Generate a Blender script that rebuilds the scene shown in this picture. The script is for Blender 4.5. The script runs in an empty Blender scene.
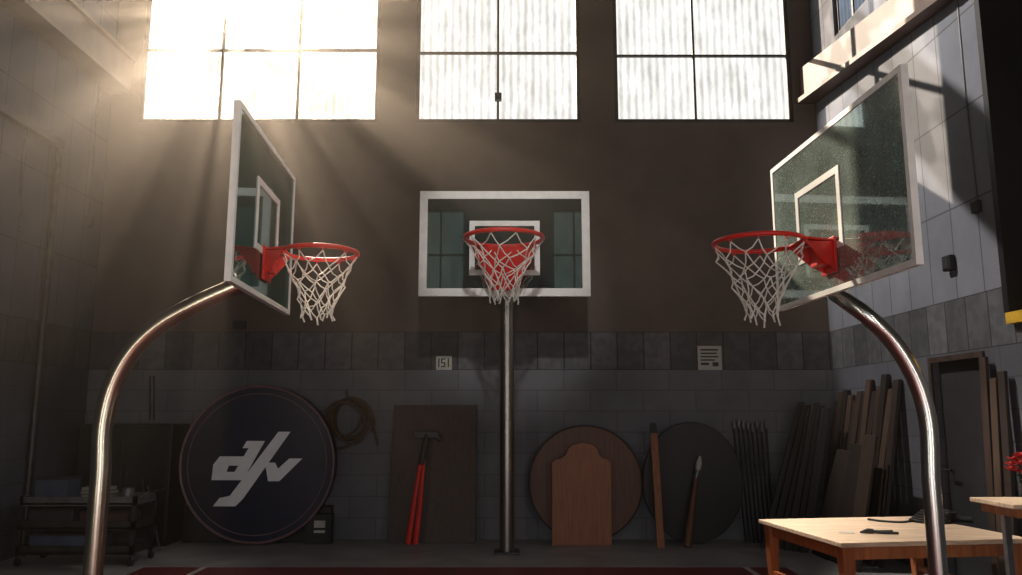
import bpy, bmesh, math, random
from mathutils import Vector, Matrix
random.seed(7)
PI=math.pi
C=bpy.context.scene.collection
F=800.0; TH=math.atan(127.5/800.0); CT=math.cos(TH); ST=math.sin(TH); H=1.5
def ray(px,py):
    u=(px-511)/F; v=(287.5-py)/F
    return Vector((u,CT-v*ST,ST+v*CT))
def at(px,py,Y):
    d=ray(px,py); return Vector((0,0,H))+d*(Y/d.y)
def hz(px,py,z):
    d=ray(px,py); return Vector((0,0,H))+d*((z-H)/d.z)
YW=10.09; XL=-5.30; XR=4.03; ZC=8.6; YB=-4.0
# ------------------------------------------------------------------ materials
def srgb(r,g,b):
    f=lambda c:(c/255/12.92) if c<=10 else ((c/255+.055)/1.055)**2.4
    return (f(r),f(g),f(b),1)
def nt(name):
    m=bpy.data.materials.new(name); m.use_nodes=True
    n=m.node_tree.nodes; l=m.node_tree.links
    return m,n,l,n['Principled BSDF']
def mat(name,rgb,rough=.6,metal=0,var=.25,scale=8,bump=.1,spec=.5,stretch=(1,1,1)):
    m,n,l,b=nt(name)
    tc=n.new('ShaderNodeTexCoord'); mp=n.new('ShaderNodeMapping'); mp.inputs['Scale'].default_value=stretch
    no=n.new('ShaderNodeTexNoise'); no.inputs['Scale'].default_value=scale; no.inputs['Detail'].default_value=6
    l.new(tc.outputs['Object'],mp.inputs[0]); l.new(mp.outputs[0],no.inputs['Vector'])
    cr=n.new('ShaderNodeValToRGB'); c=srgb(*rgb)
    cr.color_ramp.elements[0].position=.3; cr.color_ramp.elements[1].position=.7
    cr.color_ramp.elements[0].color=tuple(x*(1-var) for x in c[:3])+(1,)
    cr.color_ramp.elements[1].color=tuple(min(1,x*(1+var)) for x in c[:3])+(1,)
    l.new(no.outputs['Fac'],cr.inputs[0]); l.new(cr.outputs[0],b.inputs['Base Color'])
    b.inputs['Roughness'].default_value=rough; b.inputs['Metallic'].default_value=metal
    b.inputs['Specular IOR Level'].default_value=spec
    if bump:
        bp=n.new('ShaderNodeBump'); bp.inputs['Strength'].default_value=bump; bp.inputs['Distance'].default_value=.01
        l.new(no.outputs['Fac'],bp.inputs['Height']); l.new(bp.outputs[0],b.inputs['Normal'])
    return m
def wood(name,rgb,rough=.5,var=.35,ax='z'):
    st={'z':(14,14,1),'x':(1,14,14),'y':(14,1,14)}[ax]
    return mat(name,rgb,rough,0,var,3,.15,.4,st)
def wallmat(name,axis,up,low,band,upper_blocks):
    m,n,l,b=nt(name)
    g=n.new('ShaderNodeNewGeometry'); s=n.new('ShaderNodeSeparateXYZ'); l.new(g.outputs['Position'],s.inputs[0])
    cb=n.new('ShaderNodeCombineXYZ'); l.new(s.outputs[axis],cb.inputs[0]); l.new(s.outputs[2],cb.inputs[1])
    def brick(w,h,c1,c2,mortar,off,ms,dz=0):
        bk=n.new('ShaderNodeTexBrick'); bk.offset=off; bk.inputs['Scale'].default_value=1
        bk.inputs['Brick Width'].default_value=w; bk.inputs['Row Height'].default_value=h
        bk.inputs['Color1'].default_value=c1; bk.inputs['Color2'].default_value=c2; bk.inputs['Mortar'].default_value=mortar
        bk.inputs['Mortar Size'].default_value=ms; bk.inputs['Mortar Smooth'].default_value=.2
        mp=n.new('ShaderNodeMapping'); mp.inputs['Location'].default_value=(0,-dz,0)
        l.new(cb.outputs[0],mp.inputs[0]); l.new(mp.outputs[0],bk.inputs['Vector'])
        return bk
    d=lambda c,k:tuple(x*k for x in c[:3])+(1,)
    lo=brick(.66,.258,d(low,1),d(low,.88),d(low,.6),.5,.006)
    ba=brick(.335,.48,d(band,1.4),d(band,.6),d(band,.4),0,.010,2.06)
    if upper_blocks: upn=brick(.42,.84,d(up,1.05),d(up,.9),d(up,.45),0,.009).outputs['Color']
    else:
        rgb=n.new('ShaderNodeRGB'); rgb.outputs[0].default_value=up; upn=rgb.outputs[0]
    def gt(z):
        k=n.new('ShaderNodeMath'); k.operation='GREATER_THAN'; l.new(s.outputs[2],k.inputs[0]); k.inputs[1].default_value=z; return k.outputs[0]
    def mix(f,a,c,bt='MIX'):
        x=n.new('ShaderNodeMixRGB'); x.blend_type=bt
        if isinstance(f,float): x.inputs[0].default_value=f
        else: l.new(f,x.inputs[0])
        l.new(a,x.inputs[1]); l.new(c,x.inputs[2]); return x.outputs[0]
    n2=n.new('ShaderNodeTexNoise'); n2.inputs['Scale'].default_value=9; n2.inputs['Detail'].default_value=3; l.new(g.outputs['Position'],n2.inputs['Vector'])
    cr2=n.new('ShaderNodeValToRGB'); cr2.color_ramp.elements[0].position=.42; cr2.color_ramp.elements[1].position=.58
    cr2.color_ramp.elements[0].color=(.82,.82,.84,1); cr2.color_ramp.elements[1].color=(1.1,1.08,1.06,1); l.new(n2.outputs['Fac'],cr2.inputs[0])
    bandc=mix(1.0,ba.outputs['Color'],cr2.outputs[0],'MULTIPLY')
    c=mix(gt(2.06),lo.outputs['Color'],bandc); c=mix(gt(2.54),c,upn)
    no=n.new('ShaderNodeTexNoise'); no.inputs['Scale'].default_value=1.3; no.inputs['Detail'].default_value=8; no.inputs['Roughness'].default_value=.65
    l.new(g.outputs['Position'],no.inputs['Vector'])
    cr=n.new('ShaderNodeValToRGB'); cr.color_ramp.elements[0].position=.25; cr.color_ramp.elements[1].position=.75
    cr.color_ramp.elements[0].color=(.7,.7,.7,1); cr.color_ramp.elements[1].color=(1.15,1.15,1.15,1); l.new(no.outputs['Fac'],cr.inputs[0])
    c=mix(1.0,c,cr.outputs[0],'MULTIPLY'); l.new(c,b.inputs['Base Color'])
    b.inputs['Roughness'].default_value=.75; b.inputs['Specular IOR Level'].default_value=.3
    bp=n.new('ShaderNodeBump'); bp.inputs['Strength'].default_value=.25; bp.inputs['Distance'].default_value=.02
    l.new(c,bp.inputs['Height']); l.new(bp.outputs[0],b.inputs['Normal'])
    return m
M={}
M['wback']=wallmat('wall_back_paint',0,srgb(92,81,75),srgb(112,113,118),srgb(86,86,90),False)
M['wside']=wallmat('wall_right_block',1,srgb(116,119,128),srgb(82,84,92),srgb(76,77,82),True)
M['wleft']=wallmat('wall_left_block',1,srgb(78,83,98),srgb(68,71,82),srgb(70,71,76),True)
M['steel']=mat('brushed_steel',(222,220,214),.24,1,.08,6,.02,.5,(1,1,.3))
M['brass']=mat('warm_steel',(224,214,192),.24,1,.08,6,.02,.5,(1,1,.3))
M['gsteel']=mat('grey_steel',(150,146,140),.3,1,.1,6,.02,.5,(1,1,.3))
M['dsteel']=mat('dark_steel',(66,65,65),.45,.8,.3,8,.05)
M['black']=mat('black_paint',(15,15,17),.5,0,.3,8,.05)
M['char']=mat('charcoal',(34,34,38),.6,0,.3,6,.08)
M['red']=mat('red_enamel',(215,28,22),.35,0,.12,10,.02)
M['dred']=mat('dark_red_petal',(165,20,20),.5,0,.2,10,.02)
M['white']=mat('white_frame',(240,241,236),.4,0,.08,8,.02)
M['net']=mat('net_cord',(230,227,218),.8,0,.1,30,.05)
M['brown']=mat('beam_brown',(84,62,50),.55,0,.25,4,.1)
M['bark']=wood('dark_board_wood',(54,32,26),.55)
M['tan']=wood('tan_wood',(150,92,62),.5,.18,'z')
M['tbl']=wood('table_wood',(208,180,152),.45,.28,'x')
M['tleg']=wood('table_leg_wood',(160,92,52),.5,.25)
M['disk']=wood('round_top_wood',(98,64,50),.5,.25)
M['orange']=wood('orange_wood',(150,92,58),.5,.25)
M['navy']=mat('navy_vinyl',(17,19,46),.42,0,.3,5,.04)
M['ring']=mat('ring_trim',(125,92,98),.4,0,.2,10,.02)
M['logo']=mat('logo_white',(240,240,242),.5,0,.05,10,.0)
M['rope']=mat('rope_fibre',(84,62,46),.9,0,.3,60,.3)
M['paper']=mat('paper',(180,176,168),.8,0,.1,20,.02)
M['dpaper']=mat('aged_paper',(130,126,120),.8,0,.1,20,.02)
M['yellow']=mat('yellow_paint',(200,160,50),.5,0,.2,8,.05)
M['rust']=mat('rusty_brown_metal',(62,48,42),.6,.3,.35,9,.1)
M['grey']=mat('grey_metal',(110,110,112),.45,.6,.2,9,.05)
M['blue']=mat('dull_blue_cover',(58,68,88),.6,0,.2,9,.05)
M['ceil']=mat('ceiling_dark',(50,45,42),.9,0,.2,2,.05)
M['leaf']=mat('leaf_green',(48,66,40),.6,0,.3,20,.1)
woods=[wood('stack_wood_%d'%i,c,.55,.3) for i,c in enumerate([(42,34,31),(54,42,36),(34,28,26),(66,52,43),(40,39,40)])]
def glass(name,rgb,tr,refl_rough,spk=0,gl=.25):
    m,n,l,b=nt(name); out=n['Material Output']
    tc=n.new('ShaderNodeTexCoord')
    no=n.new('ShaderNodeTexNoise'); no.inputs['Scale'].default_value=2.2; no.inputs['Detail'].default_value=10; no.inputs['Roughness'].default_value=.7
    l.new(tc.outputs['Object'],no.inputs['Vector'])
    cr=n.new('ShaderNodeValToRGB'); c=srgb(*rgb)
    cr.color_ramp.elements[0].position=.3; cr.color_ramp.elements[1].position=.72
    cr.color_ramp.elements[0].color=tuple(x*.65 for x in c[:3])+(1,)
    cr.color_ramp.elements[1].color=tuple(min(1,x*1.5) for x in c[:3])+(1,)
    l.new(no.outputs['Fac'],cr.inputs[0])
    col=cr.outputs[0]
    if spk:
        n3=n.new('ShaderNodeTexNoise'); n3.inputs['Scale'].default_value=90; l.new(tc.outputs['Object'],n3.inputs['Vector'])
        c3=n.new('ShaderNodeValToRGB'); c3.color_ramp.elements[0].position=.6; c3.color_ramp.elements[1].position=.7
        c3.color_ramp.elements[0].color=(0,0,0,1); c3.color_ramp.elements[1].color=(spk,spk,spk*.95,1); l.new(n3.outputs['Fac'],c3.inputs[0])
        a=n.new('ShaderNodeMixRGB'); a.blend_type='ADD'; a.inputs[0].default_value=1; l.new(col,a.inputs[1]); l.new(c3.outputs[0],a.inputs[2]); col=a.outputs[0]
    l.new(col,b.inputs['Base Color']); b.inputs['Roughness'].default_value=refl_rough; b.inputs['Specular IOR Level'].default_value=.5
    t=n.new('ShaderNodeBsdfTransparent'); t.inputs[0].default_value=(.55,.78,.75,1)
    mx=n.new('ShaderNodeMixShader'); mx.inputs[0].default_value=1-tr
    l.new(t.outputs[0],mx.inputs[1]); l.new(b.outputs[0],mx.inputs[2])
    gy=n.new('ShaderNodeBsdfGlossy'); gy.inputs['Roughness'].default_value=.02; gy.inputs['Color'].default_value=(.75,.92,.9,1)
    m2=n.new('ShaderNodeMixShader'); m2.inputs[0].default_value=gl
    l.new(mx.outputs[0],m2.inputs[1]); l.new(gy.outputs[0],m2.inputs[2]); l.new(m2.outputs[0],out.inputs['Surface'])
    return m
M['glassc']=glass('middle_backboard_glass',(32,54,56),.3,.08,0,.38)
M['glass']=glass('backboard_glass',(48,78,72),.3,.05,.05,.22)
M['glassr']=glass('dusty_backboard_glass',(132,148,140),.25,.08,.55,.26)
def panemat(name,rgb,st,lo=.5,tr=(.05,.9),axis=0,ns=2.6):
    m,n,l,b=nt(name); out=n['Material Output']
    g=n.new('ShaderNodeNewGeometry')
    w=n.new('ShaderNodeTexWave'); w.bands_direction='X' if axis==0 else 'Y'; w.inputs['Scale'].default_value=3.2; w.inputs['Distortion'].default_value=.6
    w.inputs['Detail'].default_value=2
    l.new(g.outputs['Position'],w.inputs['Vector'])
    mp=n.new('ShaderNodeMapping'); mp.inputs['Scale'].default_value=(2.6,1,.9); l.new(g.outputs['Position'],mp.inputs[0])
    no=n.new('ShaderNodeTexNoise'); no.inputs['Scale'].default_value=2.6; no.inputs['Detail'].default_value=8; no.inputs['Roughness'].default_value=.7; l.new(mp.outputs[0],no.inputs['Vector'])
    a=n.new('ShaderNodeMath'); a.operation='MULTIPLY_ADD'; l.new(w.outputs['Fac'],a.inputs[0]); a.inputs[1].default_value=.26
    l.new(no.outputs['Fac'],a.inputs[2])
    k=n.new('ShaderNodeMapRange'); k.inputs[1].default_value=.38; k.inputs[2].default_value=.85; k.inputs[3].default_value=st*lo; k.inputs[4].default_value=st
    l.new(a.outputs[0],k.inputs[0])
    e=n.new('ShaderNodeEmission'); e.inputs[0].default_value=srgb(*rgb); l.new(k.outputs[0],e.inputs[1])
    n2=n.new('ShaderNodeTexNoise'); n2.inputs['Scale'].default_value=ns; n2.inputs['Detail'].default_value=1.5; l.new(g.outputs['Position'],n2.inputs['Vector'])
    k2=n.new('ShaderNodeMapRange'); k2.inputs[1].default_value=.46; k2.inputs[2].default_value=.55; k2.inputs[3].default_value=tr[0]; k2.inputs[4].default_value=tr[1]
    l.new(n2.outputs['Fac'],k2.inputs[0])
    t=n.new('ShaderNodeBsdfTransparent'); cmb=n.new('ShaderNodeCombineXYZ')
    for i in range(3): l.new(k2.outputs[0],cmb.inputs[i])
    l.new(cmb.outputs[0],t.inputs[0])
    mx=n.new('ShaderNodeAddShader')
    l.new(t.outputs[0],mx.inputs[0]); l.new(e.outputs[0],mx.inputs[1]); l.new(mx.outputs[0],out.inputs['Surface'])
    return m
M['pane1']=panemat('window_pane_glare',(255,246,230),1.4,.5,(.03,.95),0,3.4)
M['pane']=panemat('window_pane_ribbed',(250,249,243),1.05,.45,(.26,.32))
M['pane4']=panemat('side_window_pane',(190,205,225),.45,.5,(.0,.1),1)
M['paneb']=panemat('added_rear_pane',(165,180,172),.26,.4,(0,0))
def floormat():
    m,n,l,b=nt('floor_concrete_court')
    g=n.new('ShaderNodeNewGeometry'); s=n.new('ShaderNodeSeparateXYZ'); l.new(g.outputs['Position'],s.inputs[0])
    def rng(o,a,c):
        k1=n.new('ShaderNodeMath'); k1.operation='GREATER_THAN'; l.new(o,k1.inputs[0]); k1.inputs[1].default_value=a
        k2=n.new('ShaderNodeMath'); k2.operation='LESS_THAN'; l.new(o,k2.inputs[0]); k2.inputs[1].default_value=c
        k=n.new('ShaderNodeMath'); k.operation='MULTIPLY'; l.new(k1.outputs[0],k.inputs[0]); l.new(k2.outputs[0],k.inputs[1]); return k.outputs[0]
    def mul(a,c):
        k=n.new('ShaderNodeMath'); k.operation='MULTIPLY'; l.new(a,k.inputs[0]); l.new(c,k.inputs[1]); return k.outputs[0]
    def mx(a,c):
        k=n.new('ShaderNodeMath'); k.operation='MAXIMUM'; l.new(a,k.inputs[0]); l.new(c,k.inputs[1]); return k.outputs[0]
    no=n.new('ShaderNodeTexNoise'); no.inputs['Scale'].default_value=1.8; no.inputs['Detail'].default_value=9; l.new(g.outputs['Position'],no.inputs['Vector'])
    cr=n.new('ShaderNodeValToRGB'); cr.color_ramp.elements[0].position=.3; cr.color_ramp.elements[1].position=.7
    cr.color_ramp.elements[0].color=srgb(128,127,128); cr.color_ramp.elements[1].color=srgb(168,165,164); l.new(no.outputs['Fac'],cr.inputs[0])
    court=mul(rng(s.outputs[0],-3.66,2.74),rng(s.outputs[1],-3,8.34))
    line=mx(mul(mx(rng(s.outputs[0],-3.09,-3.03),rng(s.outputs[0],2.31,2.37)),rng(s.outputs[1],-3,8.34)),mul(rng(s.outputs[0],-3.66,2.74),rng(s.outputs[1],8.325,8.34)))
    m1=n.new('ShaderNodeMixRGB'); l.new(court,m1.inputs[0]); l.new(cr.outputs[0],m1.inputs[1]); m1.inputs[2].default_value=srgb(118,46,48)
    m2=n.new('ShaderNodeMixRGB'); l.new(line,m2.inputs[0]); l.new(m1.outputs[0],m2.inputs[1]); m2.inputs[2].default_value=srgb(200,188,184)
    l.new(m2.outputs[0],b.inputs['Base Color']); b.inputs['Roughness'].default_value=.45
    return m
M['floor']=floormat()
# ------------------------------------------------------------------ mesh helpers
ORG={}
class MB:
    def __init__(s): s.bm=bmesh.new()
    def quadbox(s,v):
        vs=[s.bm.verts.new(p) for p in v]
        for f in ((0,1,2,3),(7,6,5,4),(0,4,5,1),(1,5,6,2),(2,6,7,3),(3,7,4,0)): s.bm.faces.new([vs[i] for i in f])
        return s
    def box(s,x0,x1,y0,y1,z0,z1,Mx=None):
        v=[Vector(p) for p in ((x0,y0,z0),(x0,y1,z0),(x1,y1,z0),(x1,y0,z0),(x0,y0,z1),(x0,y1,z1),(x1,y1,z1),(x1,y0,z1))]
        if Mx: v=[Mx@p for p in v]
        return s.quadbox(v)
    def prism(s,pts,vec):
        pts=[Vector(p) for p in pts]; vec=Vector(vec)
        a=[s.bm.verts.new(p) for p in pts]; b=[s.bm.verts.new(p+vec) for p in pts]; k=len(pts)
        s.bm.faces.new(a); s.bm.faces.new(b[::-1])
        for i in range(k): s.bm.faces.new((a[i],b[i],b[(i+1)%k],a[(i+1)%k]))
        return s
    def tube(s,pts,r,seg=12,closed=False,caps=True):
        pts=[Vector(p) for p in pts]; k=len(pts)
        rs=r if isinstance(r,(list,tuple)) else [r]*k
        T=[]
        for i in range(k):
            a=pts[i-1] if (i>0 or closed) else pts[i]; b=pts[(i+1)%k] if (i<k-1 or closed) else pts[i]
            T.append((b-a).normalized())
        up=Vector((0,0,1)) if abs(T[0].z)<.9 else Vector((1,0,0))
        nrm=(up-T[0]*up.dot(T[0])).normalized(); rings=[]
        for i in range(k):
            nrm=(nrm-T[i]*nrm.dot(T[i])).normalized(); bn=T[i].cross(nrm)
            rings.append([s.bm.verts.new(pts[i]+(nrm*math.cos(2*PI*j/seg)+bn*math.sin(2*PI*j/seg))*rs[i]) for j in range(seg)])
        for i in range(k if closed else k-1):
            a=rings[i]; b=rings[(i+1)%k]
            for j in range(seg): s.bm.faces.new((a[j],a[(j+1)%seg],b[(j+1)%seg],b[j]))
        if not closed and caps: s.bm.faces.new(rings[0][::-1]); s.bm.faces.new(rings[-1])
        return s
    def ellipse(s,c,rx,rz,y0,y1,seg=64):
        return s.prism([Vector((c[0]+rx*math.cos(2*PI*i/seg),y0,c[2]+rz*math.sin(2*PI*i/seg))) for i in range(seg)],(0,y1-y0,0))
    def build(s,name,m,parent=None,smooth=False,bev=0):
        bmesh.ops.recalc_face_normals(s.bm,faces=s.bm.faces)
        if parent is None:
            xs=[v.co for v in s.bm.verts]
            o0=Vector(((min(v.x for v in xs)+max(v.x for v in xs))/2,(min(v.y for v in xs)+max(v.y for v in xs))/2,min(v.z for v in xs)))
        else: o0=ORG[parent.name]
        for v in s.bm.verts: v.co-=o0
        me=bpy.data.meshes.new(name); s.bm.to_mesh(me); s.bm.free(); me.materials.append(m)
        if smooth:
            for p in me.polygons: p.use_smooth=True
            me.set_sharp_from_angle(angle=math.radians(40))
        o=bpy.data.objects.new(name,me); C.objects.link(o)
        if parent: o.parent=parent
        else: o.location=o0
        ORG[o.name]=o0
        if bev:
            b=o.modifiers.new('bevel','BEVEL'); b.width=bev; b.segments=2; b.limit_method='ANGLE'
        return o
def tag(o,label,cat,group=None):
    o['label']=label; o['category']=cat
    if group: o['group']=group
    return o
def thing(name,label,cat,loc,group=None):
    o=bpy.data.objects.new(name,None); C.objects.link(o); o.location=loc; o.empty_display_size=.1
    ORG[o.name]=Vector(loc); return tag(o,label,cat,group)
def struct(o): o['kind']='structure'; return o
def bez(pts,n=8):
    pts=[Vector(p) for p in pts]; out=[]
    P=[2*pts[0]-pts[1]]+pts+[2*pts[-1]-pts[-2]]
    for i in range(1,len(P)-2):
        for k in range(n):
            t=k/n; a,b,c,d=P[i-1],P[i],P[i+1],P[i+2]
            out.append(.5*((2*b)+(c-a)*t+(2*a-5*b+4*c-d)*t*t+(3*b-a-3*c+d)*t**3))
    out.append(pts[-1]); return out
# ------------------------------------------------------------------ room shell
struct(MB().box(XL-.3,5.2,YB-.3,YW+.3,-.2,0).build('floor',M['floor']))
struct(MB().box(XL-.3,5.2,YB-.3,YW+.3,ZC,ZC+.2).build('ceiling',M['ceil']))
ZW0=5.32; ZW1=7.9
WN=[(-4.93,-1.757),(-1.268,.9245),(1.374,3.738)]
w=MB(); w.box(XL,XR,YW,YW+.3,0,ZW0); w.box(XL,XR,YW,YW+.3,ZW1,ZC)
xs=[XL]+[a for p in WN for a in p]+[XR]
for i in range(0,len(xs),2): w.box(xs[i],xs[i+1],YW,YW+.3,ZW0,ZW1)
struct(w.build('wall_back',M['wback']))
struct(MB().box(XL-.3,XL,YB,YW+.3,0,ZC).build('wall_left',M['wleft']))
w=MB(); YO=6.46
w.box(XR,XR+.25,YB,YO,0,2.27)
w.box(XR,XR+.25,YO,6.85,0,ZC); w.box(XR,XR+.25,6.85,7.68,2.0,ZC); w.box(XR,XR+.25,7.68,8.45,0,ZC)
w.box(XR,XR+.25,8.45,9.35,0,6.15); w.box(XR,XR+.25,8.45,9.35,7.3,ZC); w.box(XR,XR+.25,9.35,YW+.3,0,ZC)
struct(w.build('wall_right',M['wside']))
w=MB(); w.box(5.0,5.2,YB,YO+.2,0,ZC); w.box(XR+.25,5.0,YO,YO+.2,0,ZC)
struct(w.build('wall_recess',M['black']))
struct(MB().box(XR-.02,XR+.30,YO-.07,YO-.002,2.32,ZC).build('trim_6',M['black']))
struct(MB().box(XL,5.2,YB-.3,YB,0,ZC).build('wall_front',M['wleft']))
def window(name,x0,x1,vx,hzs,pm,y0=YW+.05):
    fr=MB(); t=.03
    fr.box(x0,x1,y0-.03,y0+.05,ZW0,ZW0+.05); fr.box(x0,x1,y0-.03,y0+.05,ZW1-.05,ZW1); fr.box(x0,x0+.05,y0-.03,y0+.05,ZW0,ZW1); fr.box(x1-.05,x1,y0-.03,y0+.05,ZW0,ZW1)
    o=struct(fr.build(name,M['dsteel']))
    for x in vx: MB().box(x-t/2,x+t/2,y0-.03,y0+.03,ZW0+.05,ZW1-.05).build('mullion',M['dsteel'],o)
    for z in hzs: MB().box(x0+.05,x1-.05,y0-.035,y0+.035,z-t/2,z+t/2).build('transom',M['dsteel'],o)
    MB().prism([(x0+.05,y0,ZW0+.05),(x1-.05,y0,ZW0+.05),(x1-.05,y0,ZW1-.05),(x0+.05,y0,ZW1-.05)],(0,.006,0)).build('pane',pm,o)
    return o
window('window_1',*WN[0],[-3.87,-2.84],[6.34,7.3],M['pane1'])
w2=window('window_2',*WN[1],[-.173],[6.30,7.3],M['pane'])
window('window_3',*WN[2],[2.45],[6.26,7.3],M['pane'])
MB().box(-.215,-.125,YW-.03,YW+.04,5.62,5.72).build('latch',M['black'],w2)
o=struct(MB().box(XR+.04,XR+.1,8.45,8.5,6.15,7.3).box(XR+.04,XR+.1,9.3,9.35,6.15,7.3).box(XR+.04,XR+.1,8.5,9.3,6.15,6.2).box(XR+.04,XR+.1,8.88,8.92,6.2,7.3).build('window_4',M['dsteel']))
MB().box(XR+.06,XR+.07,8.5,9.3,6.2,7.3).build('pane',M['pane4'],o)
for i,(x,h_) in enumerate(((-1.95,.62),(1.75,.55),(-4.2,.6))):  # unseen glowing windows behind the camera, added for board reflections and fill
    o=struct(MB().box(x-h_,x+h_,YB,YB+.05,4.6,4.68).box(x-h_,x+h_,YB,YB+.05,7.1,7.18).box(x-.03,x+.03,YB,YB+.05,4.68,7.1).box(x-h_,x+h_,YB,YB+.05,5.85,5.91).build('window_%d'%(5+i),M['dsteel']))
    MB().box(x-h_,x+h_,YB+.005,YB+.012,4.68,7.1).build('pane',M['paneb'],o)
# beams and rails
struct(MB().box(XL,-5.05,-1,YW,5.74,6.16).box(XL,-5.0,-1,YW,5.70,5.75).box(XL,-5.0,-1,YW,6.15,6.19).build('trim_1',M['brown']))
def beamR(a,b):
    return MB().quadbox([Vector(p) for p in ((a[0],a[1],a[2]),(XR,a[1],a[2]),(XR,b[1],b[2]),(b[0],b[1],b[2]),(a[0],a[1],a[3]),(XR,a[1],a[3]),(XR,b[1],b[3]),(b[0],b[1],b[3]))])
q=beamR((3.84,YW,5.59,6.05),(3.93,6.3,5.2,5.55)); 
q.quadbox([Vector(p) for p in ((3.78,YW,5.57),(XR,YW,5.57),(XR,6.3,5.17),(3.88,6.3,5.17),(3.78,YW,5.63),(XR,YW,5.63),(XR,6.3,5.22),(3.88,6.3,5.22))])
struct(q.build('trim_2',M['brown']))
struct(MB().box(XL,XL+.07,0,9.0,4.58,4.67).build('trim_3',M['char']))
struct(MB().box(XR-.02,XR,6.81,6.86,0,2.04).box(XR-.02,XR,7.67,7.72,0,2.04).box(XR-.02,XR,6.86,7.67,1.99,2.04).build('trim_4',M['rust']))
d=struct(MB().box(XR+.06,XR+.11,6.86,7.67,0,2.0).build('door_1',M['char']))
MB().tube([(XR+.05,7.58,1.0),(XR-.02,7.58,1.0),(XR-.02,7.46,1.0)],.012,8).build('door_handle',M['dsteel'],d,True)
struct(MB().box(XR-.06,XR+.25,4.6,YO-.08,2.22,2.31).build('trim_5',M['yellow']))
SL=Vector((-.9,8.8,8.3))
def fr_(P_,s=.42): return SL+(Vector(P_)-SL)*s
A_=fr_((XR,10.2,7.0)); B_=fr_((XR,6.0,2.98)); dirb=(B_-A_).normalized(); pv=Vector((0,-dirb.z,dirb.y))*.16
struct(MB().quadbox([A_-pv,A_-pv+Vector((.1,0,0)),A_+pv+Vector((.1,0,0)),A_+pv,B_-pv,B_-pv+Vector((.1,0,0)),B_+pv+Vector((.1,0,0)),B_+pv]).box(B_.x,B_.x+.1,B_.y-.05,B_.y+.05,B_.z,ZC).box(A_.x,A_.x+.1,A_.y-.05,A_.y+.05,A_.z,ZC).build('shadow_brace',M['dsteel']))  # unseen brace, added to cast a diagonal shadow band on the right wall
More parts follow.
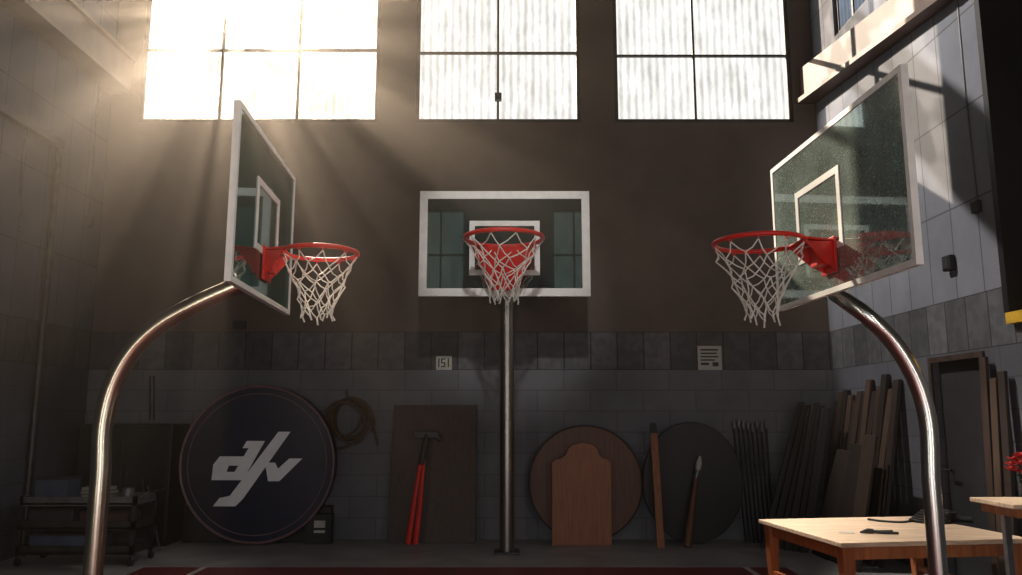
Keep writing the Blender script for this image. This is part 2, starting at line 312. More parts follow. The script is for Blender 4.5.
# ------------------------------------------------------------------ hoops
def hoop(label,polepts,pr,base,C0,wd,nv,Wb,Hb,rimc,rr,netH,netR,fw,tq,gm,mount,bp,pm):
    t=thing('basketball_hoop',label,'basketball hoop',(base[0],base[1],0))
    wd=Vector(wd).normalized(); nv=Vector(nv).normalized()
    Mx=Matrix(((wd.x,nv.x,0,C0.x),(wd.y,nv.y,0,C0.y),(0,0,1,C0.z),(0,0,0,1)))
    MB().tube(polepts,pr,24).build('pole',pm,t,True)
    MB().box(base[0]-bp,base[0]+bp,base[1]-bp,base[1]+bp,0,.025).build('base_plate',M['dsteel'],t,bev=.004)
    g=MB().box(-Wb/2+.01,Wb/2-.01,-.02,-.006,.01,Hb-.01,Mx).build('backboard',gm,t)
    f=MB()
    for a in ((-Wb/2,Wb/2,-.04,0,0,fw),(-Wb/2,Wb/2,-.04,0,Hb-fw,Hb),(-Wb/2,-Wb/2+fw,-.04,0,fw,Hb-fw),(Wb/2-fw,Wb/2,-.04,0,fw,Hb-fw)): f.box(*a,Mx)
    f.build('board_frame',M['white'],g)
    x0,x1,z0,z1,tw=tq
    s=MB()
    for a in ((x0,x1,-.005,.001,z0,z0+tw),(x0,x1,-.005,.001,z1-tw,z1),(x0,x0+tw,-.005,.001,z0+tw,z1-tw),(x1-tw,x1,-.005,.001,z0+tw,z1-tw)): s.box(*a,Mx)
    s.build('target_square',M['white'],g)
    big=rr>.35
    R=Vector(rimc); k=48
    rm=MB().tube([R+Vector((math.cos(2*PI*i/k)*rr,math.sin(2*PI*i/k)*rr,0)) for i in range(k)],.024 if big else .016,10,True)
    NN=10
    for i in range(NN):
        a=2*PI*i/NN; p=R+Vector((math.cos(a)*rr,math.sin(a)*rr,-.012)); e=Vector((math.cos(a),math.sin(a),0))
        rm.tube([p+e*.012,p+e*.01-Vector((0,0,.02)),p-e*.01-Vector((0,0,.02)),p-e*.012],.004,5)
    rm=rm.build('rim',M['red'],t,True)
    inv=Mx.inverted(); rl=inv@R
    gap=rl.y-rr; sc=1.6 if big else 1
    b=MB()
    b.box(rl.x-.10*sc,rl.x+.10*sc,0,.018,rl.z-.20*sc,rl.z+.03,Mx)
    yy=gap+rr*.13
    b.prism([Mx@Vector(p) for p in ((rl.x-.09*sc,.0,rl.z+.012),(rl.x+.09*sc,.0,rl.z+.012),(rl.x+.16*sc,yy,rl.z+.012),(rl.x-.16*sc,yy,rl.z+.012))],(0,0,-.014))
    for sgn in (-1,1):
        b.prism([Mx@Vector(p) for p in ((rl.x+sgn*.085*sc,.01,rl.z),(rl.x+sgn*.085*sc,.01,rl.z-.18*sc),(rl.x+sgn*.10*sc,gap*.55,rl.z-.13*sc),(rl.x+sgn*.13*sc,yy,rl.z-.01))],-wd*sgn*.012)
    b.box(rl.x-.06*sc,rl.x+.06*sc,.018,gap*.6,rl.z-.15*sc,rl.z-.02,Mx)
    if big:
        yb=gap+.03
        b.prism([Mx@Vector(p) for p in ((rl.x-.36,yb+.02,rl.z-.01),(rl.x+.36,yb+.02,rl.z-.01),(rl.x+.14,yb-.16,rl.z-.47),(rl.x-.14,yb-.16,rl.z-.47))],nv*.012)
        b.prism([Mx@Vector(p) for p in ((rl.x-.02,yb-.01,rl.z-.06),(rl.x-.02,.0,rl.z-.06),(rl.x-.02,.0,rl.z-.40),(rl.x-.02,yb-.15,rl.z-.42))],wd*.04)
    b.build('rim_bracket',M['red'],rm,bev=.003)
    n=MB(); N=NN; rows=6; node={}
    pw=1.7 if big else 1.35
    for r in range(rows+1):
        f_=r/rows; rad=netR+(rr-netR)*(1-f_)**pw if r else rr
        for i in range(N):
            a=2*PI*(i+.5*(r%2))/N+random.uniform(-.15,.15)*(r>0); q=rad*(1+random.uniform(-.14,.14)*(r>0))
            node[r,i]=R+Vector((math.cos(a)*q,math.sin(a)*q,-.03-netH*(f_**.9)+random.uniform(-.022,.022)*(r>0)))
    cr=.0045 if not big else .0065
    for r in range(rows):
        for i in range(N):
            for j in ((i,(i-1)%N) if r%2==0 else (i,(i+1)%N)):
                p0,p1=node[r,i],node[r+1,j]; mid=(p0+p1)/2; out=Vector((mid.x-R.x,mid.y-R.y,0))*-.06+Vector((0,0,-.01))
                n.tube([p0,mid+out,p1],cr,5,caps=False)
    for i in range(N): n.tube([node[rows,i],node[rows,i]+Vector((random.uniform(-.015,.015),random.uniform(-.015,.015),-random.uniform(.02,.05)))],cr*1.3,5)
    n.build('net',M['net'],t,True)
    mb=MB()
    for seg in mount: mb.tube([Vector(p) for p in seg[0]],seg[1],10)
    mb.build('mount',M['dsteel'],t,True)
    return t
YLm=5.36
pl=[at(px,py,YLm) for px,py in ((101,470),(103,425),(113,385),(133,350),(161,324),(197,304),(238,286))]
end=Vector((-1.76,YLm,2.40))
basex=pl[0].x; pp=[Vector((basex,YLm,.02)),Vector((basex,YLm,.8))]+bez(pl+[end],8)
n0=Vector((-1.62,4.56,0)); f0=Vector((-1.715,6.16,0)); wdir=(f0-n0); nrm=Vector((wdir.y,-wdir.x,0)).normalized()
Cb=Vector(((n0.x+f0.x)/2,(n0.y+f0.y)/2,2.265))
hoop('left hoop on a bent steel pole with its glass board seen steeply from the side',pp,.062,(basex,YLm),Cb,wdir,nrm,1.6,1.1,(-1.305,YLm,2.594),.253,.40,.10,.035,(-.31,.31,.30,.78,.045),M['glass'],
  [(((-1.75,YLm,2.42),(-1.71,YLm-.35,2.75)),.018),(((-1.75,YLm,2.42),(-1.71,YLm+.35,2.75)),.018),(((-1.74,YLm,2.3),(-1.71,YLm,2.9)),.03)],.17,M['brass'])
YRm=5.02
pl=[at(px,py,YRm) for px,py in ((931,480),(928,422),(916,380),(894,343),(868,317))]+[at(845,300,5.10),at(834,291,5.2)]
basex=pl[0].x; e0=pl[-1]
pp=[Vector((basex,YRm,.02)),Vector((basex,YRm,.7))]+bez(pl+[Vector((e0.x-.02,5.22,e0.z+.12))],8)
n0=Vector((2.10,4.07,0)); f0=Vector((2.005,5.97,0)); wdir=(f0-n0); nrm=Vector((-wdir.y,wdir.x,0)).normalized()
Cb=Vector(((n0.x+f0.x)/2,(n0.y+f0.y)/2,2.27))
hoop('right hoop on a bent steel pole with a dusty glass board above the wooden workbench',pp,.054,(basex,YRm),Cb,wdir,nrm,1.9,1.1,(1.59,YRm,2.59),.282,.44,.10,.035,(-.16,.52,.27,.79,.045),M['glassr'],
  [((e0,(2.095,YRm-.25,2.7)),.018),((e0,(2.085,YRm+.5,2.7)),.018),((e0,(2.10,5.2,2.9)),.03)],.17,M['steel'])
bx=at(507,553,9.16).x; Cb=Vector((-.073,8.9,2.82))
hoop('middle hoop on a straight steel post in front of the brown back wall',[(bx,9.16,.02),(bx,9.16,1.5),(bx,9.16,3.3)],.08,(bx,9.16),Cb,(-1,0,0),(0,-1,0),1.94,1.22,(-.075,8.2,3.33),.41,.62,.15,.09,(-.40,.40,.24,.87,.06),M['glassc'],
  [(((bx,9.16,3.2),(bx,8.93,3.2)),.04),(((bx,9.16,3.0),(bx-.5,8.93,3.0)),.025),(((bx,9.16,3.0),(bx+.5,8.93,3.0)),.025)],.14,M['gsteel'])
# ------------------------------------------------------------------ wall fixtures
tag(MB().tube([(XL+.04,8.95,0.0),(XL+.04,8.95,4.57)],.04,12).build('wall_pipe',M['dsteel'],None,True),'dark vertical pipe running down the left wall','pipe')
c=thing('conduit','thin conduit with a small box at its end high on the left wall','conduit',(XL,9.75,3.85))
MB().tube([(XL+.014,9.75,3.95),(XL+.014,9.75,5.70)],.016,8).build('tube',M['dsteel'],c,True)
MB().box(XL,XL+.07,9.7,9.8,3.82,3.96).build('control_box',M['char'],c,bev=.004)
pts=[(XL+.02,8.35,4.58),(XL+.03,8.3,4.2),(XL+.02,8.36,3.8),(XL+.03,8.42,3.55),(XL+.03,8.38,3.5)]
tag(MB().tube(bez(pts),.012,6).build('hanging_cable',M['black'],None,True),'black cable hanging from the rail on the left wall','cable')
tag(MB().tube([at(152,420,YW-.03),at(152,376,YW-.03)],.03,10).build('pipe_stub',M['dsteel'],None,True),'short dark upright pipe above the black cabinet','pipe')
c=thing('dangling_plug','thin wire with a plug hanging on the lit right wall','plug',(XR,6.7,3.2))
MB().tube([(XR-.005,6.72,5.19),(XR-.005,6.73,4.3),(XR-.005,6.70,3.32)],.008,6).build('wire',M['grey'],c,True)
MB().box(XR-.04,XR,6.65,6.75,3.22,3.32).build('plug_body',M['char'],c)
pz=2.87
c=thing('wall_lamp','small black lamp box on the right wall beside the right board','wall lamp',(XR,7.2,2.80))
MB().box(XR-.06,XR,7.12,7.25,pz-.07,pz+.07).build('housing',M['black'],c,bev=.01)
MB().box(XR-.065,XR-.058,7.14,7.23,pz-.05,pz+.05).build('lens',M['char'],c)
def sign(px0,py0,px1,py1,label,rows):
    a=at(px0,py1,YW); b=at(px1,py0,YW)
    c=thing('wall_sign',label,'sign',((a.x+b.x)/2,YW,a.z))
    MB().box(a.x,b.x,YW-.015,YW,a.z,b.z).build('plate',M['paper'],c,bev=.003)
    m=MB(); wd=b.x-a.x; h=b.z-a.z
    for (u0,v0,u1,v1) in rows: m.box(a.x+wd*u0,a.x+wd*u1,YW-.018,YW-.0145,a.z+h*v0,a.z+h*v1)
    m.build('markings',M['char'],c)
sign(436,356,452,370,'small pale sign with dark strokes on the tile band left of the middle post',
 [(.14,.2,.22,.82),(.32,.74,.6,.82),(.32,.5,.40,.82),(.32,.46,.6,.54),(.52,.2,.6,.5),(.32,.2,.6,.28),(.74,.2,.82,.82)])
sign(698,346,721,370,'larger pale notice on the tile band right of the middle hoop',[(.12,.8,.85,.87),(.12,.66,.8,.72),(.12,.52,.85,.58),(.12,.38,.7,.44),(.12,.2,.45,.3),(.6,.15,.85,.32)])
p=at(240,325,YW); tag(MB().box(p.x-.08,p.x+.08,YW-.04,YW+.001,p.z-.05,p.z+.05).build('junction_box',M['char'],None,bev=.006),'small dark box on the back wall above the logo disc','junction box')
p=at(349,421,YW-.06)
c=thing('rope_coil','coiled brown rope hanging on the back wall beside the logo disc','rope',(p.x,YW-.03,p.z-.35))
m=MB()
for k in range(6):
    ox,oz=random.uniform(-.045,.045),random.uniform(-.06,.03); r1=.22+random.uniform(-.05,.05); r2=.26+random.uniform(-.05,.06)
    m.tube([(p.x+ox+math.cos(2*PI*i/40)*r1,YW-.045-.02*k+.008*math.sin(i),p.z+oz+math.sin(2*PI*i/40+.3*math.sin(k))*r2) for i in range(40)],.015,6,True)
m.tube(bez([(p.x+.1,YW-.10,p.z+.24),(p.x+.22,YW-.1,p.z+.1),(p.x+.3,YW-.08,p.z-.05),(p.x+.36,YW-.05,p.z-.3)]),.014,6)
m.tube(bez([(p.x+.05,YW-.10,p.z+.26),(p.x+.2,YW-.12,p.z+.2),(p.x+.31,YW-.08,p.z+.02),(p.x+.30,YW-.05,p.z-.12)]),.014,6)
m.build('coil',M['rope'],c,True)
MB().tube([(p.x,YW-.001,p.z+.24),(p.x,YW-.16,p.z+.24),(p.x,YW-.16,p.z+.30)],.012,8).tube([(p.x-.03,YW-.05,p.z+.24),(p.x-.05,YW-.05,p.z+.38)],.014,6).build('hook',M['dsteel'],c,True)
# ------------------------------------------------------------------ black cabinet
a=at(80,424,9.55); b=at(173,424,9.55)
c=thing('storage_cabinet','low black cabinet against the back wall behind the metal cart','cabinet',((a.x+b.x)/2,9.8,0))
MB().box(a.x,b.x,9.55,YW-.02,.03,a.z).build('body',M['black'],c,bev=.01)
xm=(a.x+b.x)/2
for x0,x1,s in ((a.x+.02,xm-.01,1),(xm+.01,b.x-.02,-1)):
    d=MB().box(x0,x1,9.53,9.552,.08,a.z-.04).build('door',M['black'],c,bev=.006)
    hx=x1-.05 if s==1 else x0+.05
    MB().box(hx-.01,hx+.01,9.505,9.53,.65,.85).build('handle',M['dsteel'],d)
MB().box(a.x+.03,b.x-.03,9.6,YW-.05,0,.03).build('plinth',M['black'],c)
# ------------------------------------------------------------------ logo disc
YD=9.72; cc=at(257,463,YD); R=.925; cc.z=R+.005
c=thing('logo_disc','huge round navy disc with a white angular logo leaning by the back wall','round sign',(cc.x,YD+.1,0))
MB().ellipse(cc,R,R,YD,YD+.16,96).build('disc',M['navy'],c,True,bev=.015)
MB().tube([(cc.x+math.cos(2*PI*i/96)*(R-.015),YD-.004,cc.z+math.sin(2*PI*i/96)*(R-.015)) for i in range(96)],.016,8,True).tube([(cc.x+math.cos(2*PI*i/96)*(R-.1),YD-.001,cc.z+math.sin(2*PI*i/96)*(R-.1)) for i in range(96)],.006,6,True).build('rim_trim',M['ring'],c,True)
m=MB(); cnt=[0]
def Q(px,py,k=0): return Vector((cc.x+(px-257)*R/77,YD-.006-.0006*k,cc.z-(py-463)*R/77))
def poly(pts): cnt[0]+=1; m.prism([Q(x,y,cnt[0]) for x,y in pts],(0,.006,0))
poly([(220,456),(248,456),(243,465),(226,465)])
poly([(220,456),(230,463),(225,479),(213,479),(214,464)])
poly([(213,479),(218,471),(250,471),(246,479)])
poly([(231,479),(244,479),(264,441),(252,441)])
poly([(246,441),(264,441),(260,448),(242,448)])
poly([(277,432),(289,432),(245,497),(238,504),(216,504),(222,496),(232,494)])
poly([(265,462),(275,462),(280,471),(275,480),(269,480)])
poly([(269,480),(275,471),(289,458),(302,458),(280,480)])
m.build('logo',M['logo'],c)
MB().box(cc.x-R*.98,cc.x+R*.93,YD+.17,YD+.32,0,.42).build('stand',M['black'],c,bev=.01)
MB().box(cc.x+.60,cc.x+.90,YD+.03,YD+.17,0,.34).build('corner_block',M['black'],c)
m=MB(); lx=cc.x+.70
m.box(lx,lx+.13,YD+.022,YD+.032,.19,.27); m.box(lx,lx+.13,YD+.022,YD+.032,.13,.16)
m.build('small_label',M['paper'],c)
# ------------------------------------------------------------------ brown panel
a=at(386,541,9.8); b=at(475,541,9.8); zt=at(430,405,9.98).z
c=thing('plywood_sheet','tall dark brown wooden sheet leaning on the back wall behind the red-handled cutter','panel',((a.x+b.x)/2,9.85,0))
MB().quadbox([Vector(p) for p in ((a.x,9.84,0),(a.x,9.88,0),(b.x,9.88,0),(b.x,9.84,0),(a.x+.03,YW-.06,zt),(a.x+.03,YW-.01,zt),(b.x,YW-.01,zt),(b.x,YW-.06,zt))]).build('board',M['bark'],c,bev=.004)
px_=at(433,505,9.84); MB().box(px_.x-.05,px_.x+.05,9.83,9.875,px_.z-.03,px_.z+.03).build('catch',M['black'],c)
Yt=9.62
c=thing('bolt_cutter','long red-handled cutter with a black head standing against the dark brown sheet','tool',(at(411,543,Yt).x,Yt,0))
h1=at(423,456,Yt+.12); b1=at(408,543,Yt); b2=at(415.5,543,Yt); b1.z=b2.z=.02
MB().tube([b1,b1.lerp(h1,.5)+Vector((-.012,0,0)),h1+Vector((-.018,0,0))],[.034,.028,.02],8).build('handle',M['red'],c,True)
MB().tube([b2,b2.lerp(h1,.5)+Vector((.014,0,0)),h1+Vector((.018,0,0))],[.034,.028,.02],8).build('handle',M['red'],c,True)
hd=at(427,434,Yt+.17)
MB().tube([h1+Vector((-.02,0,-.10)),h1,hd],[.05,.045,.035],8).box(hd.x-.15,hd.x+.14,hd.y-.03,hd.y+.03,hd.z-.05,hd.z+.035).tube([hd+Vector((.08,0,0)),hd+Vector((.17,0,-.07))],.035,6).build('head',M['black'],c,True,bev=.006)
# ------------------------------------------------------------------ round tops
p=at(586,479,9.85); r=.69
c=thing('round_tabletop','round brown wooden tabletop standing on edge against the back wall','tabletop',(p.x,9.9,0))
MB().ellipse((p.x,0,r),r,r,9.88,9.95,72).build('top',M['disk'],c,True,bev=.01)
MB().tube([(p.x+math.cos(2*PI*i/72)*(r-.01),9.875,r+math.sin(2*PI*i/72)*(r-.01)) for i in range(72)],.01,6,True).build('edge_band',M['bark'],c,True)
P=lambda px,py:at(px,py,9.66)
pts=[P(552,543),P(552,460)]+[P(*q) for q in ((556,457),(562,456),(566,452),(568,446),(573,442),(582,440),(592,442),(597,446),(599,452),(603,456),(608,457),(611,460),(612,543))]
zmin=min(q.z for q in pts)
pts=[q-Vector((0,0,zmin)) for q in pts]
c=thing('shaped_panel','orange-brown wooden panel with a stepped arched top before the round tabletop','panel',(P(582,543).x,9.66,0))
MB().prism(pts,(0,.04,0)).build('board',M['tan'],c,bev=.005)
for z in (.15,.85): MB().box(pts[0].x+.02,pts[-1].x-.02,9.70,9.74,z,z+.06).build('batten',M['disk'],c)
p=at(693,482,9.78)
c=thing('oval_tabletop','black oval tabletop standing on edge behind the plank and brush','tabletop',(p.x,9.8,0))
MB().ellipse((p.x,0,.71),.6,.705,9.76,9.82,72).build('top',M['black'],c,True,bev=.01)
MB().tube([(p.x+math.cos(2*PI*i/72)*.59,9.755,.71+math.sin(2*PI*i/72)*.695) for i in range(72)],.008,6,True).build('edge_band',M['dsteel'],c,True)
a=at(661,543,9.5); b=at(654,433,9.68); e=at(653.5,423,9.7); a.z=0
c=thing('wooden_plank','narrow orange-brown plank with a black tip between the two round tabletops','plank',(a.x,9.5,0))
s=.042
MB().quadbox([a+Vector((-s,0,0)),a+Vector((-s,.03,0)),a+Vector((s,.03,0)),a+Vector((s,0,0)),b+Vector((-s,0,0)),b+Vector((-s,.03,0)),b+Vector((s,.03,0)),b+Vector((s,0,0))]).build('shaft',M['orange'],c,bev=.003)
MB().quadbox([b+Vector((-s,0,0)),b+Vector((-s,.03,0)),b+Vector((s,.03,0)),b+Vector((s,0,0)),e+Vector((-.03,0,0)),e+Vector((-.03,.03,0)),e+Vector((.03,.03,0)),e+Vector((.03,0,0))]).build('tip',M['black'],c)
a=at(687,541,9.5); a.z=.01; b=at(696,478,9.66); b2_=at(698,470,9.68); e=at(700,456,9.7)
c=thing('long_brush','long-handled brush with pale bristles leaning on the black oval tabletop','brush',(a.x,9.5,0))
MB().tube([a,a.lerp(b,.35),b],[.05,.045,.022],10).build('handle',M['disk'],c,True)
MB().tube([b,b2_],[.024,.034],10).build('ferrule',M['grey'],c,True)
MB().tube([b2_,b2_.lerp(e,.5),e],[.034,.036,.012],10).build('bristles',M['paper'],c,True)
for i in range(8):
    a=at(746+i*4,534,9.90-.012*i); b=at(734+i*4.6,430+random.uniform(-2,2),10.06); a.z=0
    c=thing('metal_stake','thin black metal stake with a pointed tip beside the black oval tabletop','stake',(a.x,a.y,0),'black stakes leaning right of the oval tabletop')
    MB().tube([a,b],.014,6).build('shaft',M['black'],c,True)
    MB().tube([b,b+Vector((0,0,.05)),b+Vector((0,.0,.12))],[.02,.028,.003],6).build('tip',M['grey'],c,True)
for i in range(6):
    a=at(764+i*8,541,9.50-.065*i); a.z=0; b=at(802+i*5,402+(i%3)*3,9.72-.065*i); s=.038+.008*(i%2)
    tag(MB().quadbox([a+Vector((-s,0,0)),a+Vector((-s,.035,0)),a+Vector((s,.035,0)),a+Vector((s,0,0)),b+Vector((-s,0,0)),b+Vector((-s,.035,0)),b+Vector((s,.035,0)),b+Vector((s,0,0))]).build('timber_plank',woods[(4,2,0,4,2,4)[i]],None,bev=.004),
      'dark timber plank tilting rightward in the bundle between stakes and board stack','plank','dark planks tilted in a bundle')
for i in range(13):
    y=9.86-i*.128; s=.06; z=1.60+.2*random.random()+.015*i; xb=3.66-.02*(i%3)
    m=MB().quadbox([Vector(q) for q in ((xb,y-s,0),(xb,y+s,0),(xb+.035,y+s,0),(xb+.035,y-s,0),(XR-.05,y-s,z),(XR-.05,y+s,z),(XR-.01,y+s,z),(XR-.01,y-s,z))])
    tag(m.build('timber_board',woods[i%4],None,bev=.003),'narrow brown board leaning on the right wall in the tall back row','board','narrow boards leaning in the back corner')
for i,(y,z,s,xb) in enumerate(((8.92,1.12,.22,3.30),(8.52,1.2,.17,3.32),(8.19,1.3,.14,3.34))):
    xt=3.70-.02*i
    m=MB().quadbox([Vector(q) for q in ((xb,y-s,0),(xb,y+s,0),(xb+.03,y+s,0),(xb+.03,y-s,0),(xt-.05,y-s,z),(xt-.05,y+s,z),(xt-.02,y+s,z),(xt-.02,y-s,z))])
    tag(m.build('wide_board',woods[(0,2,1)[i]],None,bev=.003),['widest dark board in front of the narrow boards, nearest the back wall','middle of three wide boards leaning before the narrow boards','slimmest of three wide boards, nearest the workbench'][i],'board')
for i,(y,z,xb) in enumerate(((6.74,1.98,3.9),(6.62,1.8,3.88),(6.50,1.85,3.9))):
    s=.045
    m=MB().quadbox([Vector(q) for q in ((xb,y-s,0),(xb,y+s,0),(xb+.03,y+s,0),(xb+.03,y-s,0),(XR-.07,y-s,z),(XR-.07,y+s,z),(XR-.04,y+s,z),(XR-.04,y-s,z))])
    tag(m.build('wood_strip',woods[(1,3,0)[i]],None,bev=.003),['tallest wooden strip beside the dark side door','pale middle strip of three right of the side door','strip farthest from the side door on the right wall'][i],'strip')
# ------------------------------------------------------------------ cart
x0,x1,y0,y1=-4.98,-3.80,8.35,8.85
c=thing('utility_cart','metal utility cart with shelves loaded with clutter by the left wall','cart',((x0+x1)/2,(y0+y1)/2,0))
for nm,z in (('top_tray',.62),('shelf',.38),('shelf',.14)):
    MB().box(x0,x1,y0,y1,z-.02,z).box(x0,x1,y0,y0+.014,z-.03,z+.06).box(x0,x1,y1-.012,y1,z,z+.06).box(x0,x0+.012,y0,y1,z,z+.06).box(x1-.012,x1,y0,y1,z,z+.06).build(nm,M['grey'] if nm=='top_tray' else M['dsteel'],c)
MB().box(x0+.02,x1-.02,y1-.008,y1-.002,.2,.56).build('back_panel',M['black'],c)
for x in (x0+.02,x1-.02):
    for y in (y0+.02,y1-.02):
        MB().box(x-.02,x+.02,y-.02,y+.02,.09,.69).build('post',M['dsteel'],c)
        k=MB().tube([(x-.015,y,.045),(x+.015,y,.045)],.045,16).build('wheel',M['black'],c,True)
        MB().box(x-.022,x+.022,y-.012,y+.012,.06,.10).build('caster_fork',M['grey'],k)
MB().tube([(x1,y0+.04,.66),(x1+.09,y0+.06,.72),(x1+.09,y1-.06,.72),(x1,y1-.04,.66)],.012,8).build('push_handle',M['dsteel'],c,True)
def cbox(name,label,cat,x0,x1,y0,y1,z0,z1,m,m2,rot=0):
    z0+=.002
    t=thing(name,label,cat,((x0+x1)/2,(y0+y1)/2,z0))
    MB().box(x0,x1,y0,y1,z0,z1).build('body',m,t,bev=.006)
    MB().box(x0-.006,x1+.006,y0-.006,y1+.006,z1,z1+.018).build('lid',m2,t,bev=.003)
    t.rotation_euler.z=rot; return t
cbox('storage_box','grey-blue lidded box on the left end of the cart top','box',-4.90,-4.58,8.45,8.75,.62,.84,M['blue'],M['char'],.05)
for i,(w,m) in enumerate(((.30,'dpaper'),(.27,'blue'),(.29,'bark'),(.24,'dpaper'))):
    z=.622+i*.035
    t=thing('book',['bottom book with pale cover in the pile on the cart','blue book second from the bottom of the cart pile','brown book under the small pale one on the cart','small pale book topmost on the cart pile'][i],'book',(-4.30,8.6,z))
    MB().box(-4.30-w/2,-4.30+w/2,8.6-.1,8.6+.1,z+.004,z+.030).build('pages',M['dpaper'],t)
    MB().box(-4.31-w/2,-4.30+w/2+.005,8.495,8.705,z,z+.004).box(-4.31-w/2,-4.30+w/2+.005,8.495,8.705,z+.030,z+.0345).box(-4.315-w/2,-4.30-w/2,8.495,8.705,z,z+.0345).build('cover',M[m],t)
    t.rotation_euler.z=random.uniform(-.15,.15)
t=thing('paint_can','small dark can on the right end of the cart top','can',(-3.98,8.55,.62))
MB().tube([(-3.98,8.55,.622),(-3.98,8.55,.75)],.06,20).build('body',M['grey'],t,True)
MB().tube([(-3.98,8.55,.75),(-3.98,8.55,.76)],.064,20).build('lid',M['char'],t,True)
cbox('storage_box','dark box on the middle cart shelf, left side','box',-4.90,-4.46,8.4,8.75,.38,.54,M['char'],M['black'])
cbox('storage_box','brown box on the middle cart shelf, right side','box',-4.40,-3.90,8.42,8.72,.38,.52,M['bark'],M['black'])
cbox('storage_box','wide dull blue box on the lowest cart shelf','box',-4.88,-4.2,8.4,8.75,.14,.29,M['blue'],M['char'])
for i in range(2):
    a=at(150+10*i,545,9.3); a.z=.0; b=at(142+6*i,478+8*i,9.5)
    tag(MB().tube([a,b],.014,6).build('wooden_stick',woods[1+2*i],None,True),['thin stick propped on the black cabinet behind the cart','shorter pale stick propped nearer the logo disc'][i],'stick')
# ------------------------------------------------------------------ workbench
bc=Vector((3.0,6.68,0)); rot=math.radians(8)
c=thing('workbench','low light wooden workbench with reddish legs under the right hoop','table',tuple(bc))
R8=Matrix.Translation(bc)@Matrix.Rotation(rot,4,'Z'); hw,hd_=.75,.665; zt=.60
MB().box(-hw,hw,-hd_,hd_,zt-.035,zt,R8).build('tabletop',M['tbl'],c,bev=.006)
for sx in (-1,1):
    for sy in (-1,1):
        x=sx*(hw-.08); y=sy*(hd_-.08)
        MB().quadbox([R8@Vector(q) for q in ((x-.032,y-.032,0),(x-.032,y+.032,0),(x+.032,y+.032,0),(x+.032,y-.032,0),(x-.048,y-.048,zt-.035),(x-.048,y+.048,zt-.035),(x+.048,y+.048,zt-.035),(x+.048,y-.048,zt-.035))]).build('leg',M['tleg'],c,bev=.004)
m=MB()
m.box(-hw+.12,hw-.12,-hd_+.06,-hd_+.085,zt-.13,zt-.035,R8); m.box(-hw+.12,hw-.12,hd_-.085,hd_-.06,zt-.13,zt-.035,R8)
m.box(-hw+.06,-hw+.085,-hd_+.12,hd_-.12,zt-.13,zt-.035,R8); m.box(hw-.085,hw-.06,-hd_+.12,hd_-.12,zt-.13,zt-.035,R8)
m.build('apron',M['tleg'],c)
MB().box(-hw+.12,hw-.12,-.03,.03,.15,.19,R8).box(-hw+.05,-hw+.10,-hd_+.12,hd_-.12,.15,.19,R8).box(hw-.10,hw-.05,-hd_+.12,hd_-.12,.15,.19,R8).build('stretcher',M['tleg'],c)
p=hz(932,522,zt)
c=thing('cable_coil','black coiled cable lying on the workbench behind the right pole','cable',(p.x,p.y,zt))
m=MB()
for k in range(5):
    m.tube([(p.x+.02*k+math.cos(2*PI*i/32)*(.17-.012*k),p.y+.01*k+math.sin(2*PI*i/32)*(.15),zt+.014+.016*k) for i in range(32)],.012,6,True)
m.tube(bez([(p.x-.16,p.y-.02,zt+.014),(p.x-.32,p.y-.1,zt+.012),(p.x-.45,p.y-.02,zt+.012),(p.x-.5,p.y+.1,zt+.012)]),.009,6)
m.build('loops',M['black'],c,True)
MB().tube([(p.x+.16,p.y-.05,zt+.03),(p.x+.28,p.y-.12,zt+.03)],.025,8).build('plug',M['black'],c,True)
p=hz(872,534,zt)
c=thing('pliers','small dark pliers lying open on the workbench front','pliers',(p.x,p.y,zt))
for s in (-1,1):
    MB().tube(bez([(p.x,p.y,zt+.021),(p.x+.08,p.y+.03*s,zt+.014),(p.x+.18,p.y+.05*s,zt+.013)]),.011,6).build('handle',M['black'],c,True)
MB().tube([(p.x+.01,p.y,zt+.021),(p.x-.03,p.y,zt+.023),(p.x-.09,p.y,zt+.013)],[.018,.02,.007],8).build('jaw',M['dsteel'],c,True)
p=hz(846,533,zt)
tag(MB().prism([(p.x-.06,p.y-.02,zt+.001),(p.x+.05,p.y-.04,zt+.001),(p.x+.07,p.y+.03,zt+.001),(p.x-.04,p.y+.04,zt+.001)],(0,0,.004)).build('paper_scrap',M['paper'],None),'pale paper scrap on the workbench beside the pliers','paper')
# side table
X0,X1,Y0,Y1,zt2=3.23,3.72,5.3,5.8,.93
c=thing('side_table','tall narrow wooden side table at the far right edge beside the workbench','table',((X0+X1)/2,(Y0+Y1)/2,0))
MB().box(X0,X1,Y0,Y1,zt2-.03,zt2).build('tabletop',M['tbl'],c,bev=.005)
MB().box(X0+.05,X1-.05,Y0+.05,Y1-.05,zt2-.09,zt2-.03).build('apron',M['tleg'],c)
for x in (X0+.2,X1-.07):
    for y in (Y0+.07,Y1-.07): MB().box(x-.022,x+.022,y-.022,y+.022,0,zt2-.09).build('leg',M['grey'],c,bev=.003)
p=Vector((3.49,5.5,zt2))
c=thing('flower_pot','dark pot of red flowers on the tall side table','potted plant',tuple(p))
m=MB(); m.tube([p,p+Vector((0,0,.02)),p+Vector((0,0,.10)),p+Vector((0,0,.11))],[.05,.055,.075,.08],16); m.build('pot',M['char'],c,True)
m=MB()
for i in range(14):
    a=random.uniform(0,2*PI); r=random.uniform(.02,.10); q=p+Vector((math.cos(a)*r,math.sin(a)*r,.16+random.uniform(0,.1)))
    m.tube([p+Vector((0,0,.1)),p.lerp(q,.6)+Vector((0,0,.05)),q],.004,5)
    m.prism([q-Vector((.03,0,.06)),q-Vector((0,.02,.05)),q+Vector((.03,0,-.04)),q+Vector((0,.02,-.06))],(0,0,.003))
m.build('foliage',M['leaf'],c)
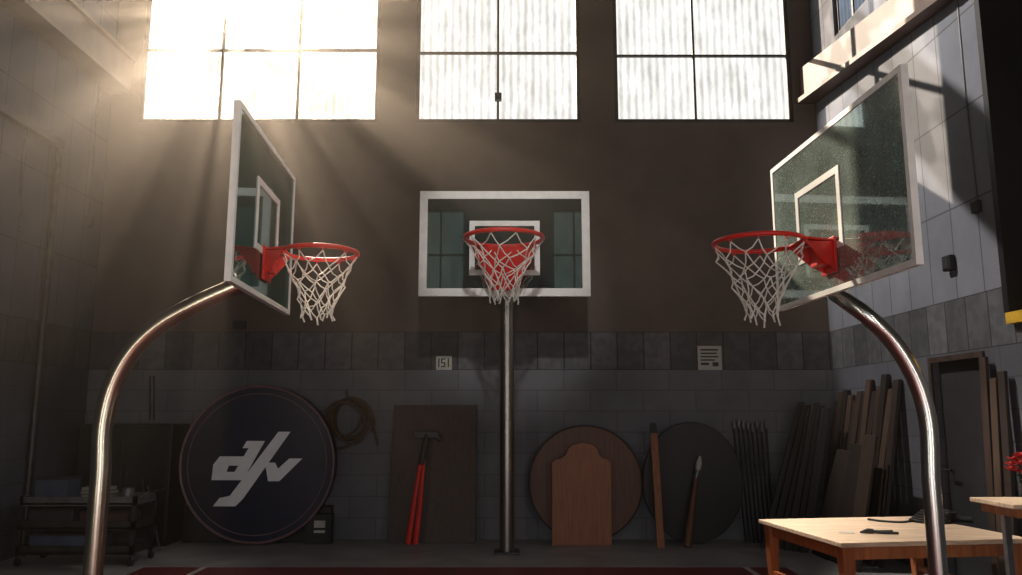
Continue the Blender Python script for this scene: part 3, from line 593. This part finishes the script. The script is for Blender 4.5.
for i in range(22):
    th=2.4*i; ph=.15+1.45*i/21; r=.125; q=p+Vector((math.cos(th)*r*math.sin(ph),math.sin(th)*r*math.sin(ph),.17+.13*math.cos(ph)))
    m=MB()
    for k in range(6):
        b=2*PI*k/6; d1=Vector((math.cos(b),math.sin(b),.4)); s1=Vector((-math.sin(b),math.cos(b),0))
        m.prism([q,q+d1*.03+s1*.02,q+d1*.05,q+d1*.03-s1*.02],(0,0,.008))
    m.tube([q,q+Vector((0,0,.03))],[.026,.012],6)
    m.build('flower',M['dred'],c)
# ------------------------------------------------------------------ lights
def look(o,t): o.rotation_euler=(Vector(t)-o.location).to_track_quat('-Z','Y').to_euler()
def lamp(kind,name,loc,tgt,e,col,**k):
    d=bpy.data.lights.new(name,kind); d.energy=e; d.color=col
    for a,b in k.items(): setattr(d,a,b)
    o=bpy.data.objects.new(name,d); C.objects.link(o); o.location=loc; look(o,tgt); return o
sd=ray(234,14)*24+Vector((0,0,H))
lamp('SPOT','sun_beam',sd,(-.5,9,6.5),450000,(1,.84,.66),spot_size=math.radians(55),spot_blend=.1,shadow_soft_size=.08)
lamp('AREA','strip_left',(-3.6,-1.5,2.6),(-1.5,6,2.6),40,(1,.91,.78),shape='RECTANGLE',size=.35,size_y=4)
lamp('AREA','strip_right',(3.6,-1.0,2.6),(1.5,6,2.6),40,(1,.94,.86),shape='RECTANGLE',size=.35,size_y=4)
lamp('AREA','rear_fill',(0,-2.5,1.6),(0,9,2.0),66,(.93,.95,1),size=3)
lamp('SPOT','added_bench_spot',(.6,8.6,8.2),(3.1,6.5,.6),6500,(1,.93,.84),spot_size=math.radians(19),spot_blend=.5,shadow_soft_size=.2)  # added spot under the closed ceiling, brightens the workbench top
lamp('SPOT','added_wall_spot',SL,(4.0,7.4,4.3),2300,(1,.93,.85),spot_size=math.radians(54),spot_blend=.35,shadow_soft_size=.04)  # added spot inside the room, lights the right wall past the brace
lamp('SPOT','board_spot',(.2,-1.5,8.2),(0,8.9,3.5),1400,(1,.97,.93),spot_size=math.radians(13),spot_blend=.6,shadow_soft_size=.2)
lamp('SPOT','left_board_spot',(3.4,2.0,7.5),(-1.65,5.3,2.8),480,(1,.94,.86),spot_size=math.radians(24),spot_blend=.5,shadow_soft_size=.1)
W=bpy.data.worlds.new('world'); bpy.context.scene.world=W; W.use_nodes=True
n=W.node_tree.nodes; l=W.node_tree.links
n['Background'].inputs[0].default_value=(.6,.7,.9,1); n['Background'].inputs[1].default_value=.3
vs=n.new('ShaderNodeVolumeScatter'); vs.inputs['Color'].default_value=(1,.88,.76,1); vs.inputs['Density'].default_value=.00075; vs.inputs['Anisotropy'].default_value=.84
l.new(vs.outputs[0],n['World Output'].inputs['Volume'])
bpy.context.scene.view_settings.view_transform='Standard'
cam=bpy.data.cameras.new('camera'); co=bpy.data.objects.new('camera',cam); C.objects.link(co)
co.location=(0,0,H); co.rotation_euler=(PI/2+TH,0,0); cam.sensor_width=36; cam.lens=F/1022*36; cam.clip_start=.05
bpy.context.scene.camera=co
